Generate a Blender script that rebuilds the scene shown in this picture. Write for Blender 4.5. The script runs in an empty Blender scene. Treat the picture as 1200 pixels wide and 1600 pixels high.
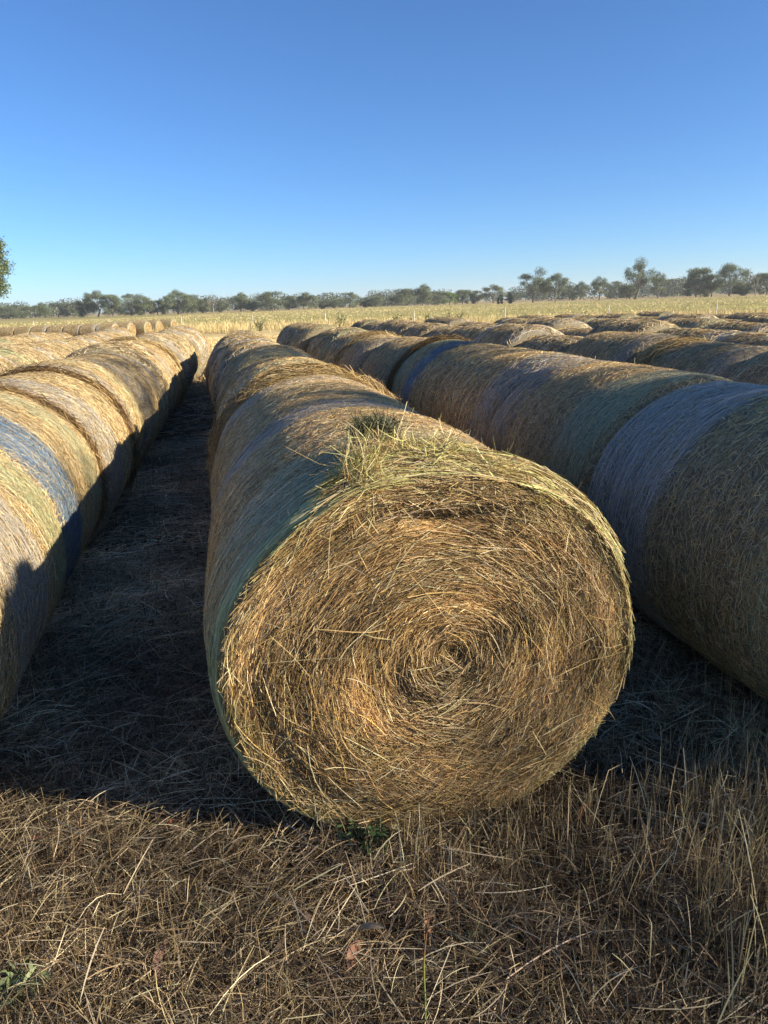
import bpy, math
import numpy as np
from mathutils import Matrix, Vector

rng = np.random.default_rng(7)
scene = bpy.context.scene
C = scene.collection
R = math.radians

# ------------------------------------------------------------------ camera
F, PITCH, ROLL, H = 1109.0, R(16.41), -0.0336, 1.637
cp, sp = math.cos(PITCH), math.sin(PITCH)
FWD = np.array([0, cp, -sp]); R0 = np.array([1.0, 0, 0]); U0 = np.cross(R0, FWD)
cr, sr = math.cos(ROLL), math.sin(ROLL)
RT = cr * R0 + sr * U0; UP = -sr * R0 + cr * U0
cam = bpy.data.objects.new('camera', bpy.data.cameras.new('camera'))
C.objects.link(cam)
M = Matrix([[RT[i], UP[i], -FWD[i], 0] for i in range(3)] + [[0, 0, 0, 1]])
M.translation = Vector((0, 0, H))
cam.matrix_world = M
cam.data.sensor_fit = 'VERTICAL'; cam.data.sensor_height = 36.0
cam.data.lens = 36.0 * F / 1600.0
cam.data.clip_start = 0.05; cam.data.clip_end = 20000
scene.camera = cam

YAW = R(-11.92)
B0 = np.array([0.1422, 1.9306])
AX = np.array([math.sin(YAW), math.cos(YAW)]); LAT = np.array([math.cos(YAW), -math.sin(YAW)])
def W2(a, l): return B0 + a * AX + l * LAT
def to_al(x, y):
    dx, dy = x - B0[0], y - B0[1]
    return dx * AX[0] + dy * AX[1], dx * LAT[0] + dy * LAT[1]
def smooth(a, b, v):
    t = np.clip((np.asarray(v, float) - a) / (b - a), 0, 1); return t * t * (3 - 2 * t)
def gz(x, y):
    r = np.hypot(x, y)
    und = 0.012 * np.sin(2.1 * x + .7) * np.sin(1.7 * y + 1.9) + 0.008 * np.sin(5.3 * x + 1.1 * y) * np.sin(4.1 * y - 2 * x)
    far = 0.10 * np.sin(x * .05 + 1) * np.sin(y * .043) * smooth(30, 90, r)
    l = (x - B0[0]) * LAT[0] + (y - B0[1]) * LAT[1]
    side = (-.07 * smooth(4.6, 7.5, l) - .085 * smooth(2.6, 4.2, -l)) * (1 - smooth(15, 40, r))
    return side - 0.05 * smooth(11, 20, r) - 0.38 * smooth(22, 56, r) + und * (1 - smooth(12, 30, r)) + far
def ray_at(px, dist, py=None):
    """ground position seen in the direction of column px (horizon row unless py) at a distance"""
    yy = 493 - px * 40 / 1200 if py is None else py
    d = FWD + (px - 600) / F * RT - (yy - 800) / F * UP
    k = dist / math.hypot(d[0], d[1])
    return np.array([d[0] * k, d[1] * k, H + d[2] * k])

# ------------------------------------------------------------------ helpers
def tag(o, label=None, cat=None, group=None, kind=None):
    for k, v in (('label', label), ('category', cat), ('group', group), ('kind', kind)):
        if v: o[k] = v
    return o
def empty(name, loc, rz=0.0):
    o = bpy.data.objects.new(name, None); C.objects.link(o)
    o.location = loc; o.rotation_euler = (0, 0, rz); o.empty_display_size = .2
    return o
def mesh_data(name, V, Q, col=None, mat=None, smoothf=False):
    V = np.asarray(V, np.float32).reshape(-1, 3); Q = np.asarray(Q, np.int32)
    k = Q.shape[1]
    me = bpy.data.meshes.new(name)
    me.vertices.add(len(V)); me.vertices.foreach_set('co', V.ravel())
    me.loops.add(Q.size); me.loops.foreach_set('vertex_index', Q.ravel())
    me.polygons.add(len(Q))
    me.polygons.foreach_set('loop_start', np.arange(0, Q.size, k, dtype=np.int32))
    me.polygons.foreach_set('loop_total', np.full(len(Q), k, np.int32))
    if smoothf: me.polygons.foreach_set('use_smooth', np.ones(len(Q), bool))
    if col is not None:
        a = me.color_attributes.new('Col', 'FLOAT_COLOR', 'POINT')
        c = np.ones((len(V), 4), np.float32); c[:, :3] = np.asarray(col).reshape(-1, 3)
        a.data.foreach_set('color', c.ravel())
    me.update(calc_edges=True)
    if mat: me.materials.append(mat)
    return me
def link(name, me, parent=None):
    o = bpy.data.objects.new(name, me); C.objects.link(o)
    if parent is not None: o.parent = parent
    return o
def unit(v): return v / np.maximum(np.linalg.norm(v, axis=-1, keepdims=True), 1e-9)
def ribbons(cl, nr, w, col, taper=.55, roll=.9):
    """(n,k,3) centre lines and normals -> thin ribbons; col (n,3)"""
    n, k, _ = cl.shape
    tg = np.empty_like(cl)
    tg[:, 1:-1] = cl[:, 2:] - cl[:, :-2]; tg[:, 0] = cl[:, 1] - cl[:, 0]; tg[:, -1] = cl[:, -1] - cl[:, -2]
    tg = unit(tg)
    side = unit(np.cross(tg, nr)); up = np.cross(side, tg)
    ra = rng.uniform(-roll, roll, n)[:, None, None]
    side = side * np.cos(ra) + up * np.sin(ra)
    t = np.linspace(0, 1, k); prof = 1 - (1 - taper) * np.abs(2 * t - 1) ** 2
    hw = (np.asarray(w).reshape(-1, 1) * prof / 2)[:, :, None]
    V = np.stack([cl - side * hw, cl + side * hw], 2).reshape(-1, 3)
    base = (np.arange(n) * 2 * k)[:, None]
    s = (np.arange(k - 1) * 2)[None]
    Q = np.stack([base + s, base + s + 1, base + s + 3, base + s + 2], -1).reshape(-1, 4)
    cc = np.repeat(col, 2 * k, axis=0)
    return V, Q, cc
class Bag:
    def __init__(s): s.V, s.Q, s.c, s.n = [], [], [], 0
    def add(s, V, Q, c):
        s.V.append(V); s.Q.append(Q + s.n); s.c.append(c); s.n += len(V)
    def mesh(s, name, mat, smoothf=False):
        return mesh_data(name, np.concatenate(s.V), np.concatenate(s.Q), np.concatenate(s.c), mat, smoothf)
def tube(pts, rad, sides=6):
    pts = np.asarray(pts, float); k = len(pts); rad = np.broadcast_to(rad, (k,))
    tg = np.gradient(pts, axis=0); tg = unit(tg)
    ref = np.array([1.0, .13, .2]) if abs(tg[0][2]) > .8 else np.array([0, 0, 1.0])
    a = unit(np.cross(tg, ref)); b = np.cross(tg, a)
    th = np.linspace(0, 2 * np.pi, sides, endpoint=False)
    V = pts[:, None] + rad[:, None, None] * (np.cos(th)[None, :, None] * a[:, None] + np.sin(th)[None, :, None] * b[:, None])
    Q = []
    for i in range(k - 1):
        for j in range(sides):
            j2 = (j + 1) % sides
            Q.append((i * sides + j, i * sides + j2, (i + 1) * sides + j2, (i + 1) * sides + j))
    return V.reshape(-1, 3), np.array(Q)
def palette(n, cols, wts, jit=.18):
    cols = np.array(cols); i = rng.choice(len(cols), n, p=np.array(wts) / sum(wts))
    return cols[i] * np.exp(rng.normal(0, jit, (n, 1))) * np.exp(rng.normal(0, .04, (n, 3)))

# ------------------------------------------------------------------ materials
def nodes(name):
    m = bpy.data.materials.new(name); m.use_nodes = True
    nt = m.node_tree; nt.nodes.clear()
    out = nt.nodes.new('ShaderNodeOutputMaterial')
    return m, nt, out
def N(nt, t, **kw):
    n = nt.nodes.new('ShaderNode' + t)
    for k, v in kw.items():
        if k in ('inp',):
            for kk, vv in v.items(): n.inputs[kk].default_value = vv
        else: setattr(n, k, v)
    return n
def fibre_mat(name, rough=.55, trans=.18, spec=.35, noise=0.0):
    """vertex-coloured thin fibres: a soft sheen and some light through the blade"""
    m, nt, out = nodes(name); L = nt.links.new
    at = N(nt, 'Attribute', attribute_name='Col')
    src = at.outputs['Color']
    p = N(nt, 'BsdfPrincipled'); p.inputs['Roughness'].default_value = rough
    p.inputs['Specular IOR Level'].default_value = spec
    L(src, p.inputs['Base Color'])
    if trans > 0:
        t = N(nt, 'BsdfTranslucent'); L(src, t.inputs['Color'])
        mx = N(nt, 'MixShader'); mx.inputs[0].default_value = trans
        L(p.outputs[0], mx.inputs[1]); L(t.outputs[0], mx.inputs[2]); L(mx.outputs[0], out.inputs[0])
    else: L(p.outputs[0], out.inputs[0])
    return m
M_STRAW = fibre_mat('straw_fibre')
M_NET = fibre_mat('net_thread', rough=.4, trans=.1, spec=.5)
M_LEAF = fibre_mat('leaf_green', rough=.5, trans=.25, spec=.3)
def body_mat():
    m, nt, out = nodes('packed_hay'); L = nt.links.new
    at = N(nt, 'Attribute', attribute_name='Col')
    tc = N(nt, 'TexCoord')
    mp = N(nt, 'Mapping'); mp.inputs['Scale'].default_value = (60, 160, 60); L(tc.outputs['Object'], mp.inputs[0])
    n1 = N(nt, 'TexNoise', inp={'Scale': 1.0, 'Detail': 6.0, 'Roughness': .7}); L(mp.outputs[0], n1.inputs['Vector'])
    mp2 = N(nt, 'Mapping'); mp2.inputs['Scale'].default_value = (9, 14, 9); L(tc.outputs['Object'], mp2.inputs[0])
    n2 = N(nt, 'TexNoise', inp={'Scale': 1.0, 'Detail': 4.0}); L(mp2.outputs[0], n2.inputs['Vector'])
    r = N(nt, 'MapRange', inp={'From Min': .3, 'From Max': .7, 'To Min': .5, 'To Max': 1.25}); L(n1.outputs[0], r.inputs[0])
    r2 = N(nt, 'MapRange', inp={'From Min': .3, 'From Max': .7, 'To Min': .8, 'To Max': 1.15}); L(n2.outputs[0], r2.inputs[0])
    mu = N(nt, 'Math', operation='MULTIPLY'); L(r.outputs[0], mu.inputs[0]); L(r2.outputs[0], mu.inputs[1])
    vm = N(nt, 'VectorMath', operation='SCALE'); L(at.outputs['Color'], vm.inputs[0]); L(mu.outputs[0], vm.inputs['Scale'])
    p = N(nt, 'BsdfPrincipled'); p.inputs['Roughness'].default_value = .8; p.inputs['Specular IOR Level'].default_value = .2
    L(vm.outputs[0], p.inputs['Base Color'])
    b = N(nt, 'Bump', inp={'Strength': .8, 'Distance': .012}); L(n1.outputs[0], b.inputs['Height']); L(b.outputs[0], p.inputs['Normal'])
    L(p.outputs[0], out.inputs[0])
    return m
M_BODY = body_mat()
def simple_mat(name, col, rough=.7, nscale=8.0, lo=.7, hi=1.2, spec=.25, stretch=(1, 1, 1)):
    m, nt, out = nodes(name); L = nt.links.new
    tc = N(nt, 'TexCoord'); mp = N(nt, 'Mapping'); mp.inputs['Scale'].default_value = stretch; L(tc.outputs['Object'], mp.inputs[0])
    n1 = N(nt, 'TexNoise', inp={'Scale': nscale, 'Detail': 5.0}); L(mp.outputs[0], n1.inputs['Vector'])
    r = N(nt, 'MapRange', inp={'From Min': .3, 'From Max': .7, 'To Min': lo, 'To Max': hi}); L(n1.outputs[0], r.inputs[0])
    vm = N(nt, 'VectorMath', operation='SCALE'); vm.inputs[0].default_value = col; L(r.outputs[0], vm.inputs['Scale'])
    p = N(nt, 'BsdfPrincipled'); p.inputs['Roughness'].default_value = rough; p.inputs['Specular IOR Level'].default_value = spec
    L(vm.outputs[0], p.inputs['Base Color']); L(p.outputs[0], out.inputs[0])
    return m
M_BARK = simple_mat('pale_bark', (.20, .17, .14), .85, 3.0, .55, 1.3, .1, (1, 1, .25))
M_DEAD = simple_mat('bleached_wood', (.24, .205, .17), .8, 3.0, .7, 1.2, .1, (1, 1, .25))
M_POST = simple_mat('pale_post', (.62, .58, .50), .7, 6.0, .8, 1.15)
M_WIRE = simple_mat('fence_wire', (.35, .34, .33), .45, 20.0, .8, 1.15, .5)

# ------------------------------------------------------------------ ground
# a plain ground sheet, fine near the camera and coarse towards the horizon
def ground():
    rr = np.concatenate([np.linspace(0.2, 6, 60), 6 * (2600 / 6) ** (np.linspace(0, 1, 140)[1:])])
    th = np.linspace(0, 2 * np.pi, 288, endpoint=False)
    X = rr[:, None] * np.sin(th); Y = rr[:, None] * np.cos(th)
    Z = gz(X, Y)
    V = np.stack([X, Y, Z], -1).reshape(-1, 3)
    nr, nt_ = len(rr), len(th)
    i, j = np.meshgrid(np.arange(nr - 1), np.arange(nt_), indexing='ij'); j2 = (j + 1) % nt_
    Q = np.stack([i * nt_ + j, i * nt_ + j2, (i + 1) * nt_ + j2, (i + 1) * nt_ + j], -1).reshape(-1, 4)[:, ::-1]
    V = np.concatenate([V, [[0, 0, float(gz(0, 0))]]])
    jj = np.arange(nt_); c = len(V) - 1
    Q = np.concatenate([Q, np.stack([np.full(nt_, c), (jj + 1) % nt_, jj, jj], -1)])
    me = bpy.data.meshes.new('ground')
    me.from_pydata(V.tolist(), [], [tuple(q) if q[2] != q[3] else tuple(q[:3]) for q in Q.tolist()])
    for p in me.polygons: p.use_smooth = True
    me.materials.append(ground_mat())
    o = link('ground', me); tag(o, kind='structure')
FN = np.array([0.36, 0.933])            # direction across the fence, towards the green paddock
FD = 58.5                               # the fence's distance along it
def ground_mat():
    m, nt, out = nodes('dry_paddock'); L = nt.links.new
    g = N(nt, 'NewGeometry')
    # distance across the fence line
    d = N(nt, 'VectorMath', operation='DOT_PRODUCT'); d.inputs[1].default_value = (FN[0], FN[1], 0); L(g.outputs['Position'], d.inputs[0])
    mpw = N(nt, 'Mapping'); mpw.inputs['Scale'].default_value = (.02, .06, .0); L(g.outputs['Position'], mpw.inputs[0])
    nw = N(nt, 'TexNoise', inp={'Scale': 1.0, 'Detail': 4.0}); L(mpw.outputs[0], nw.inputs['Vector'])
    wob = N(nt, 'MapRange', inp={'From Min': .3, 'From Max': .7, 'To Min': -14.0, 'To Max': 14.0}); L(nw.outputs[0], wob.inputs[0])
    ds = N(nt, 'Math', operation='ADD'); L(d.outputs['Value'], ds.inputs[0]); L(wob.outputs[0], ds.inputs[1])
    ramp = N(nt, 'ValToRGB'); el = ramp.color_ramp.elements
    def st(p, c):
        e = el.new(p); e.color = (*c, 1)
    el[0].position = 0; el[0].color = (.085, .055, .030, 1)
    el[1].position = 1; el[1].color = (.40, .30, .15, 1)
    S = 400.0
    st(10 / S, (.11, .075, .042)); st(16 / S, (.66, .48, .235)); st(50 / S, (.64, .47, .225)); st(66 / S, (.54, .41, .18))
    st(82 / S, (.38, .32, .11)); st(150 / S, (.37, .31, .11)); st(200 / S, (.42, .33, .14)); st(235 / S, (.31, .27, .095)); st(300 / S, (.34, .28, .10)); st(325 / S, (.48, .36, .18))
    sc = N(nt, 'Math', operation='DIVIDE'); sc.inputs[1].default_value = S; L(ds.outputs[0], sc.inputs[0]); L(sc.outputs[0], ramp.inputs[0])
    n1 = N(nt, 'TexNoise', inp={'Scale': .35, 'Detail': 6.0, 'Roughness': .65}); L(g.outputs['Position'], n1.inputs['Vector'])
    n2 = N(nt, 'TexNoise', inp={'Scale': 28.0, 'Detail': 6.0, 'Roughness': .7}); L(g.outputs['Position'], n2.inputs['Vector'])
    r1 = N(nt, 'MapRange', inp={'From Min': .3, 'From Max': .7, 'To Min': .72, 'To Max': 1.22}); L(n1.outputs[0], r1.inputs[0])
    r2 = N(nt, 'MapRange', inp={'From Min': .3, 'From Max': .7, 'To Min': .45, 'To Max': 1.4}); L(n2.outputs[0], r2.inputs[0])
    mu = N(nt, 'Math', operation='MULTIPLY'); L(r1.outputs[0], mu.inputs[0]); L(r2.outputs[0], mu.inputs[1])
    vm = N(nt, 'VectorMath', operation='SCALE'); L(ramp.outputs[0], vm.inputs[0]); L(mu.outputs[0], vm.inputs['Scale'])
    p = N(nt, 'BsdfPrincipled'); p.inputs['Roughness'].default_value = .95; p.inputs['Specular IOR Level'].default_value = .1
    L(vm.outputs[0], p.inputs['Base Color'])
    b = N(nt, 'Bump', inp={'Strength': .7, 'Distance': .02}); L(n2.outputs[0], b.inputs['Height']); L(b.outputs[0], p.inputs['Normal'])
    L(p.outputs[0], out.inputs[0])
    return m
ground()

# ------------------------------------------------------------------ bales
RX, RZ, LEN = 0.65, 0.61, 1.43
GOLD, TAN, BROWN, PALE, LIME = (.46, .31, .115), (.37, .255, .12), (.20, .12, .055), (.58, .47, .26), (.50, .46, .17)
GREY = (.45, .365, .225)
NETC = {'green': (.47, .46, .27), 'lavender': (.43, .38, .32), 'blue': (.155, .22, .30), 'greyblue': (.60, .545, .47), 'white': (.52, .50, .43), 'mint': (.38, .39, .21)}

class Shape:
    """surface of one roll: local x across, y along the axis (near end at -L/2), z up from the ground"""
    def __init__(s, L=LEN, seed=0, rscale=1.0, shoulder=.13, pull=.14, rough=1.0, rx=RX, barrel=None, low=.035, drop=.012):
        r = np.random.default_rng(seed)
        s.L, s.sh, s.pull, s.k, s.rx, s.low, s.drop = L, shoulder, pull, rscale, rx, low, drop
        s.w = [(int(r.integers(1, 7)), r.uniform(2, 9), r.uniform(0, 6.28), r.uniform(0, 6.28), r.uniform(.002, .0075) * rough) for _ in range(9)]
        s.ring = [(r.uniform(14, 40), r.uniform(0, 6.28), r.uniform(.0012, .003)) for _ in range(4)]
        s.barrel = r.uniform(.004, .03) if barrel is None else barrel
    def m(s, th, y):
        d = np.clip((np.abs(y) - (s.L / 2 - s.sh)) / s.sh, 0, 1)
        v = 1 - s.pull / RZ * (1 - np.sqrt(np.maximum(1 - d * d, 0)))
        n = s.barrel * (1 - (2 * y / s.L) ** 2)
        for k, f, p, q, a in s.w: n = n + a * np.sin(k * th + p) * np.sin(f * y + q)
        for f, p, a in s.ring: n = n + a * np.sin(f * y + p + .3 * np.sin(2 * th))
        return (v + n) * s.k
    def pos(s, th, y, lift=0.0):
        m = s.m(th, y) + np.asarray(lift) / RZ
        x = s.rx * m * np.cos(th); z = RZ * s.k + RZ * m * np.sin(th)
        z = np.where(z < s.low, s.low - (s.low - z) * .25, z) - s.drop      # the weight flattens the underside
        return np.stack([x, np.broadcast_to(y, x.shape), z], -1)
    def nrm(s, th, y):
        e = 1e-3
        a = s.pos(th + e, y) - s.pos(th - e, y); b = s.pos(th, y + e) - s.pos(th, y - e)
        return unit(np.cross(b, a)) * -1
def band_colour(y, L, bands, base, rnd):
    """per-strand colour: base, or the colour of the net where a band covers it"""
    t = y / L + .5
    out = base.copy()
    for t0, t1, c, cov in bands:
        e = .07
        k = np.clip((t - t0) / e + .5, 0, 1) * np.clip((t1 - t) / e + .5, 0, 1) * cov
        out = np.where((rnd < k)[:, None], np.array(NETC[c]) * np.exp(rng.normal(0, .22, (len(y), 1))), out)
    return out
def surface_strands(sh, n, lens, wid, bands, tilt=.95, lift=.010, tint=None, y0=None, y1=None, th=None, cols=None, netmix=.8, k=3):
    y0 = -sh.L / 2 + .015 if y0 is None else y0; y1 = sh.L / 2 - .015 if y1 is None else y1
    y = rng.uniform(y0, y1, n); t = rng.uniform(-.95, np.pi + .95, n) if th is None else th(n)
    ln = rng.uniform(*lens, n); an = rng.normal(0, tilt, n)
    s = np.linspace(-.5, .5, k)[None] * ln[:, None]
    dth = s * np.cos(an)[:, None] / RZ; dy = s * np.sin(an)[:, None]
    bend = rng.normal(0, .10, n)[:, None] * (s ** 2) / ln[:, None] * 4 * .25
    TH = t[:, None] + dth; Y = np.clip(y[:, None] + dy + bend, -sh.L / 2, sh.L / 2)
    e0 = rng.uniform(-.003, lift, (n, 1)); ends = np.abs(np.linspace(-1, 1, k))[None] * rng.uniform(-.004, lift * .7, (n, 1))
    cl = sh.pos(TH, Y, e0 + ends); nr = sh.nrm(TH, Y)
    base = palette(n, *(cols or ([GREY, TAN, BROWN, PALE, GOLD], [.36, .26, .14, .14, .10])))
    if tint is not None: base = base * np.array(tint)
    col = band_colour(y, sh.L, bands, base, rng.random(n) / netmix)
    return ribbons(cl, nr, rng.uniform(*wid, n), col)
def net_threads(sh, n, wid, bands, white=.15):
    """threads of the wrapping net, running round the roll"""
    y = []; cc = []
    L = sh.L
    for t0, t1, c, cov in bands:
        m = int(n * (t1 - t0) * cov * 1.6)
        y.append((rng.uniform(t0, t1, m) - .5) * L); cc.append(np.array(NETC[c])[None] * np.exp(rng.normal(0, .2, (m, 1))))
    m = int(n * white); y.append(rng.uniform(-L / 2 + .05, L / 2 - .05, m)); cc.append(np.array(GREY)[None] * 1.35 * np.exp(rng.normal(0, .2, (m, 1))))
    y = np.concatenate(y); cc = np.concatenate(cc); k = 6; n = len(y)
    t = rng.uniform(-1.1, np.pi + 1.1, n); ln = rng.uniform(.18, .5, n)
    s = np.linspace(-.5, .5, k)[None] * ln[:, None] / RZ
    Y = y[:, None] + rng.normal(0, .004, (n, k)) + rng.normal(0, .05, n)[:, None] * s
    Y = np.clip(Y, -L / 2 + .01, L / 2 - .01)
    cl = sh.pos(t[:, None] + s, Y, rng.uniform(.004, .011, (n, 1)))
    return ribbons(cl, sh.nrm(t[:, None] + s, Y), rng.uniform(*wid, n), cc, taper=.8, roll=.3)
def body_grid(sh, bands, nt_=112, ny=56, dark=.62):
    th = np.linspace(0, 2 * np.pi, nt_, endpoint=False)
    yy = np.concatenate([-sh.L / 2 + sh.sh * (1 - np.cos(np.linspace(0, np.pi / 2, 8)))[:-1], np.linspace(-sh.L / 2 + sh.sh, sh.L / 2 - sh.sh, ny), (sh.L / 2 - sh.sh * (1 - np.cos(np.linspace(np.pi / 2, 0, 8))))[1:]])
    TH, Y = np.meshgrid(th, yy)
    V = sh.pos(TH, Y).reshape(-1, 3); a, b = TH.shape
    i, j = np.meshgrid(np.arange(a - 1), np.arange(b), indexing='ij'); j2 = (j + 1) % b
    Q = np.stack([i * b + j, (i + 1) * b + j, (i + 1) * b + j2, i * b + j2], -1).reshape(-1, 4)
    yv = Y.ravel(); col = np.tile(np.array(GREY) * .9, (len(yv), 1))
    t = yv / sh.L + .5
    for t0, t1, c, cov in bands:
        k = (np.clip((t - t0) / .03 + .5, 0, 1) * np.clip((t1 - t) / .03 + .5, 0, 1) * cov * .75)[:, None]
        col = col * (1 - k) + np.array(NETC[c]) * k
    return V, Q, col * dark
def face_surface(sh, end, prof):
    """point on an end face at polar (rho 0..1, phi)"""
    yb = end * sh.L / 2
    def f(rho, phi, lift=0.0):
        m0 = sh.m(phi, np.full_like(phi, yb * .9999))
        x = sh.rx * m0 * rho * np.cos(phi); z = RZ * sh.k + RZ * m0 * rho * np.sin(phi)
        z = np.where(z < sh.low, sh.low - (sh.low - z) * .25, z) - sh.drop
        y = yb + end * (prof(rho, phi) + np.asarray(lift))
        return np.stack([x, np.broadcast_to(y, x.shape), z], -1)
    return f
def face_prof(seed, amp=1.0):
    r = np.random.default_rng(seed)
    w = [(int(r.integers(1, 6)), r.uniform(3, 16), r.uniform(0, 6.28), r.uniform(0, 6.28), r.uniform(.002, .006)) for _ in range(8)]
    def f(rho, phi):
        v = .045 * (1 - rho ** 2.2) * amp
        for k, q, a, b, c in w: v = v + c * amp * np.sin(k * phi + a) * np.sin(q * rho + b)
        v = v + .0028 * amp * np.sin(38 * rho + phi) + .003 * amp * np.sin(21 * rho + phi + 1.7)   # the coils of the roll
        return v
    return f
def face_grid(f, end, col, nr_=22, np_=72):
    rho = np.linspace(0.02, 1, nr_); phi = np.linspace(0, 2 * np.pi, np_, endpoint=False)
    RH, PH = np.meshgrid(rho, phi, indexing='ij')
    V = f(RH, PH).reshape(-1, 3)
    i, j = np.meshgrid(np.arange(nr_ - 1), np.arange(np_), indexing='ij'); j2 = (j + 1) % np_
    Q = np.stack([i * np_ + j, i * np_ + j2, (i + 1) * np_ + j2, (i + 1) * np_ + j], -1).reshape(-1, 4)
    if end > 0: Q = Q[:, ::-1]
    c = len(V); V = np.concatenate([V, f(np.array([0.0]), np.array([0.0]))])
    for j in range(0, np_, 2): Q = np.concatenate([Q, [[c, (j + 2) % np_, j + 1, j][::(1 if end > 0 else -1)]]])
    return V, Q, np.tile(np.array(col), (len(V), 1))
def face_strands(f, end, n, lens, wid, cols, tilt, lift, k=4, rmin=.0, rmax=1.0, spiral=.12, arc=.5):
    rho = np.sqrt(rng.uniform(rmin ** 2, rmax ** 2, n)); phi = rng.uniform(0, 2 * np.pi, n)
    ln = rng.uniform(*lens, n) * np.clip(.4 + rho, .5, 1.0); an = tilt(rho, phi, n) + spiral
    q = np.linspace(-.5, .5, k)[None] * ln[:, None] / RZ
    ang = (phi + np.pi / 2 - an)[:, None]
    cv = (rng.normal(0, 1.2, n) - arc * np.cos(an) / np.maximum(rho, .12))[:, None] * q * q / 2
    X = (rho * np.cos(phi))[:, None] + q * np.cos(ang) + cv * np.cos(phi)[:, None]
    Z = (rho * np.sin(phi))[:, None] + q * np.sin(ang) + cv * np.sin(phi)[:, None]
    RH = np.minimum(np.hypot(X, Z), 1.03); PH = np.arctan2(Z, X)
    lf = rng.uniform(-.004, lift, (n, 1)) + np.abs(np.linspace(-1, 1, k))[None] ** 2 * rng.normal(0, lift * .7, (n, 1))
    cl = f(RH, PH, lf); nr = np.zeros_like(cl); nr[..., 1] = end
    return ribbons(cl, nr, rng.uniform(*wid, n), cols(rho, phi, n))

def make_bale(name, seed, bands, lod, L=LEN, tint=None, rscale=1.0, **shape):
    """lod 0 near, 1 mid, 2 far.  Empty at the base > hay_roll, net_wrap, two end_face"""
    root = empty(name, (0, 0, 0))
    sh = Shape(L, seed, rscale, **shape)
    b = Bag(); b.add(*body_grid(sh, bands, dark=.68 if lod == 0 else .7))
    o = link('hay_roll', b.mesh('hay_roll', M_BODY, True), root)
    n, lens, wid, lift = ((80000, (.02, .06), (.0013, .0025), .008), (30000, (.03, .08), (.0025, .0042), .010), (9000, (.05, .12), (.006, .010), .011))[lod]
    s = Bag(); s.add(*surface_strands(sh, n, lens, wid, bands, lift=lift, tint=tint or (1.3, 1.24, 1.14)))
    m = n // 90                                         # a few stalks that stand off the surface
    t = rng.uniform(-.7, np.pi + .7, m); y = rng.uniform(-L / 2 + .03, L / 2 - .03, m); ln = rng.uniform(.03, .09, m)
    P = sh.pos(t, y); Nn = sh.nrm(t, y); T = unit(rng.normal(0, 1, (m, 3))); T = unit(T + Nn * .6)
    cl = P[:, None] + T[:, None] * (np.linspace(-.2, 1, 3)[None] * ln[:, None])[..., None]
    s.add(*ribbons(cl, np.repeat(Nn[:, None], 3, 1), rng.uniform(*wid, m) * .8, palette(m, [PALE, TAN, GOLD], [.5, .3, .2])))
    link('straw_surface', s.mesh('straw_surface', M_STRAW), root)
    nn, nw = ((3600, (.0012, .0022)), (1800, (.0024, .004)), (1000, (.006, .009)))[lod]
    wv = Bag(); wv.add(*net_threads(sh, nn, nw, bands)); link('net_wrap', wv.mesh('net_wrap', M_NET), root)
    for end in (-1, 1):
        fb = Bag(); f = face_surface(sh, end, face_prof(seed + 50 + end, .7))
        fb.add(*face_grid(f, end, np.array(BROWN) * 1.2))
        nf = (2500, 1400, 1500)[lod]
        fb.add(*face_strands(f, end, nf, (.10, .3), tuple(np.array(wid) * 1.6), lambda r, p, n: palette(n, [GOLD, TAN, PALE, BROWN], [.45, .25, .15, .15]), lambda r, p, n: rng.normal(0, .35, n), .014))
        link('end_face', fb.mesh('end_face', M_STRAW), root)
    return root, sh
def loose_ring(sh, y, n, amount, parent, wid=(.003, .006), width=.16, cols=None, th0=-.5, th1=np.pi + .5, name='loose_hay'):
    """unbound hay that bulges out beside the net"""
    t = rng.uniform(th0, th1, n); d = rng.uniform(0, 1, n)
    yy = y + rng.normal(0, width / 2, n) * .8
    ln = rng.uniform(.12, .32, n); an = rng.normal(0, .28, n); k = 4
    s = np.linspace(-.5, .5, k)[None] * ln[:, None]
    env = np.exp(-((yy - y) / (width * .55)) ** 2) * amount
    clump = .75 + .35 * np.sin(5 * t + 1) * np.sin(11 * t + 3)
    lf = (env * clump * d)[:, None] + np.abs(np.linspace(-1, 1, k))[None] ** 2 * rng.normal(.006, .02, (n, 1))
    TH = t[:, None] + s * np.cos(an)[:, None] / RZ; Y = yy[:, None] + s * np.sin(an)[:, None]
    Yc = np.clip(Y, -sh.L / 2 + .06, sh.L / 2 - .06)
    cl = sh.pos(TH, Yc, lf); cl[..., 1] = Y
    c = palette(n, *(cols or ([GOLD, TAN, BROWN, PALE], [.4, .25, .25, .10])))
    b = Bag(); b.add(*ribbons(cl, sh.nrm(TH, Yc), rng.uniform(*wid, n), c))
    return link(name, b.mesh(name, M_STRAW), parent)

ORD = ['nearest', 'second', 'third', 'fourth', 'fifth', 'sixth', 'seventh', 'eighth', 'ninth', 'tenth', 'eleventh', 'twelfth', 'thirteenth', 'fourteenth', 'fifteenth']
def copy_bale(src):
    r = src.copy(); C.objects.link(r)
    for ch in list(src.children):
        c = ch.copy(); C.objects.link(c); c.parent = r
    return r
def place(o, a, l, yaw=0.0, s=1.0):
    x, y = W2(a, l); o.location = (x, y, float(gz(x, y)) if abs(a) + abs(l) > 1.2 else float(gz(x, y)) * .3)
    o.rotation_euler = (0, 0, -YAW + yaw); o.scale = (s, 1, s)
    return o
G_ROWS = 'round hay bales laid end to end in long rows'

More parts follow.
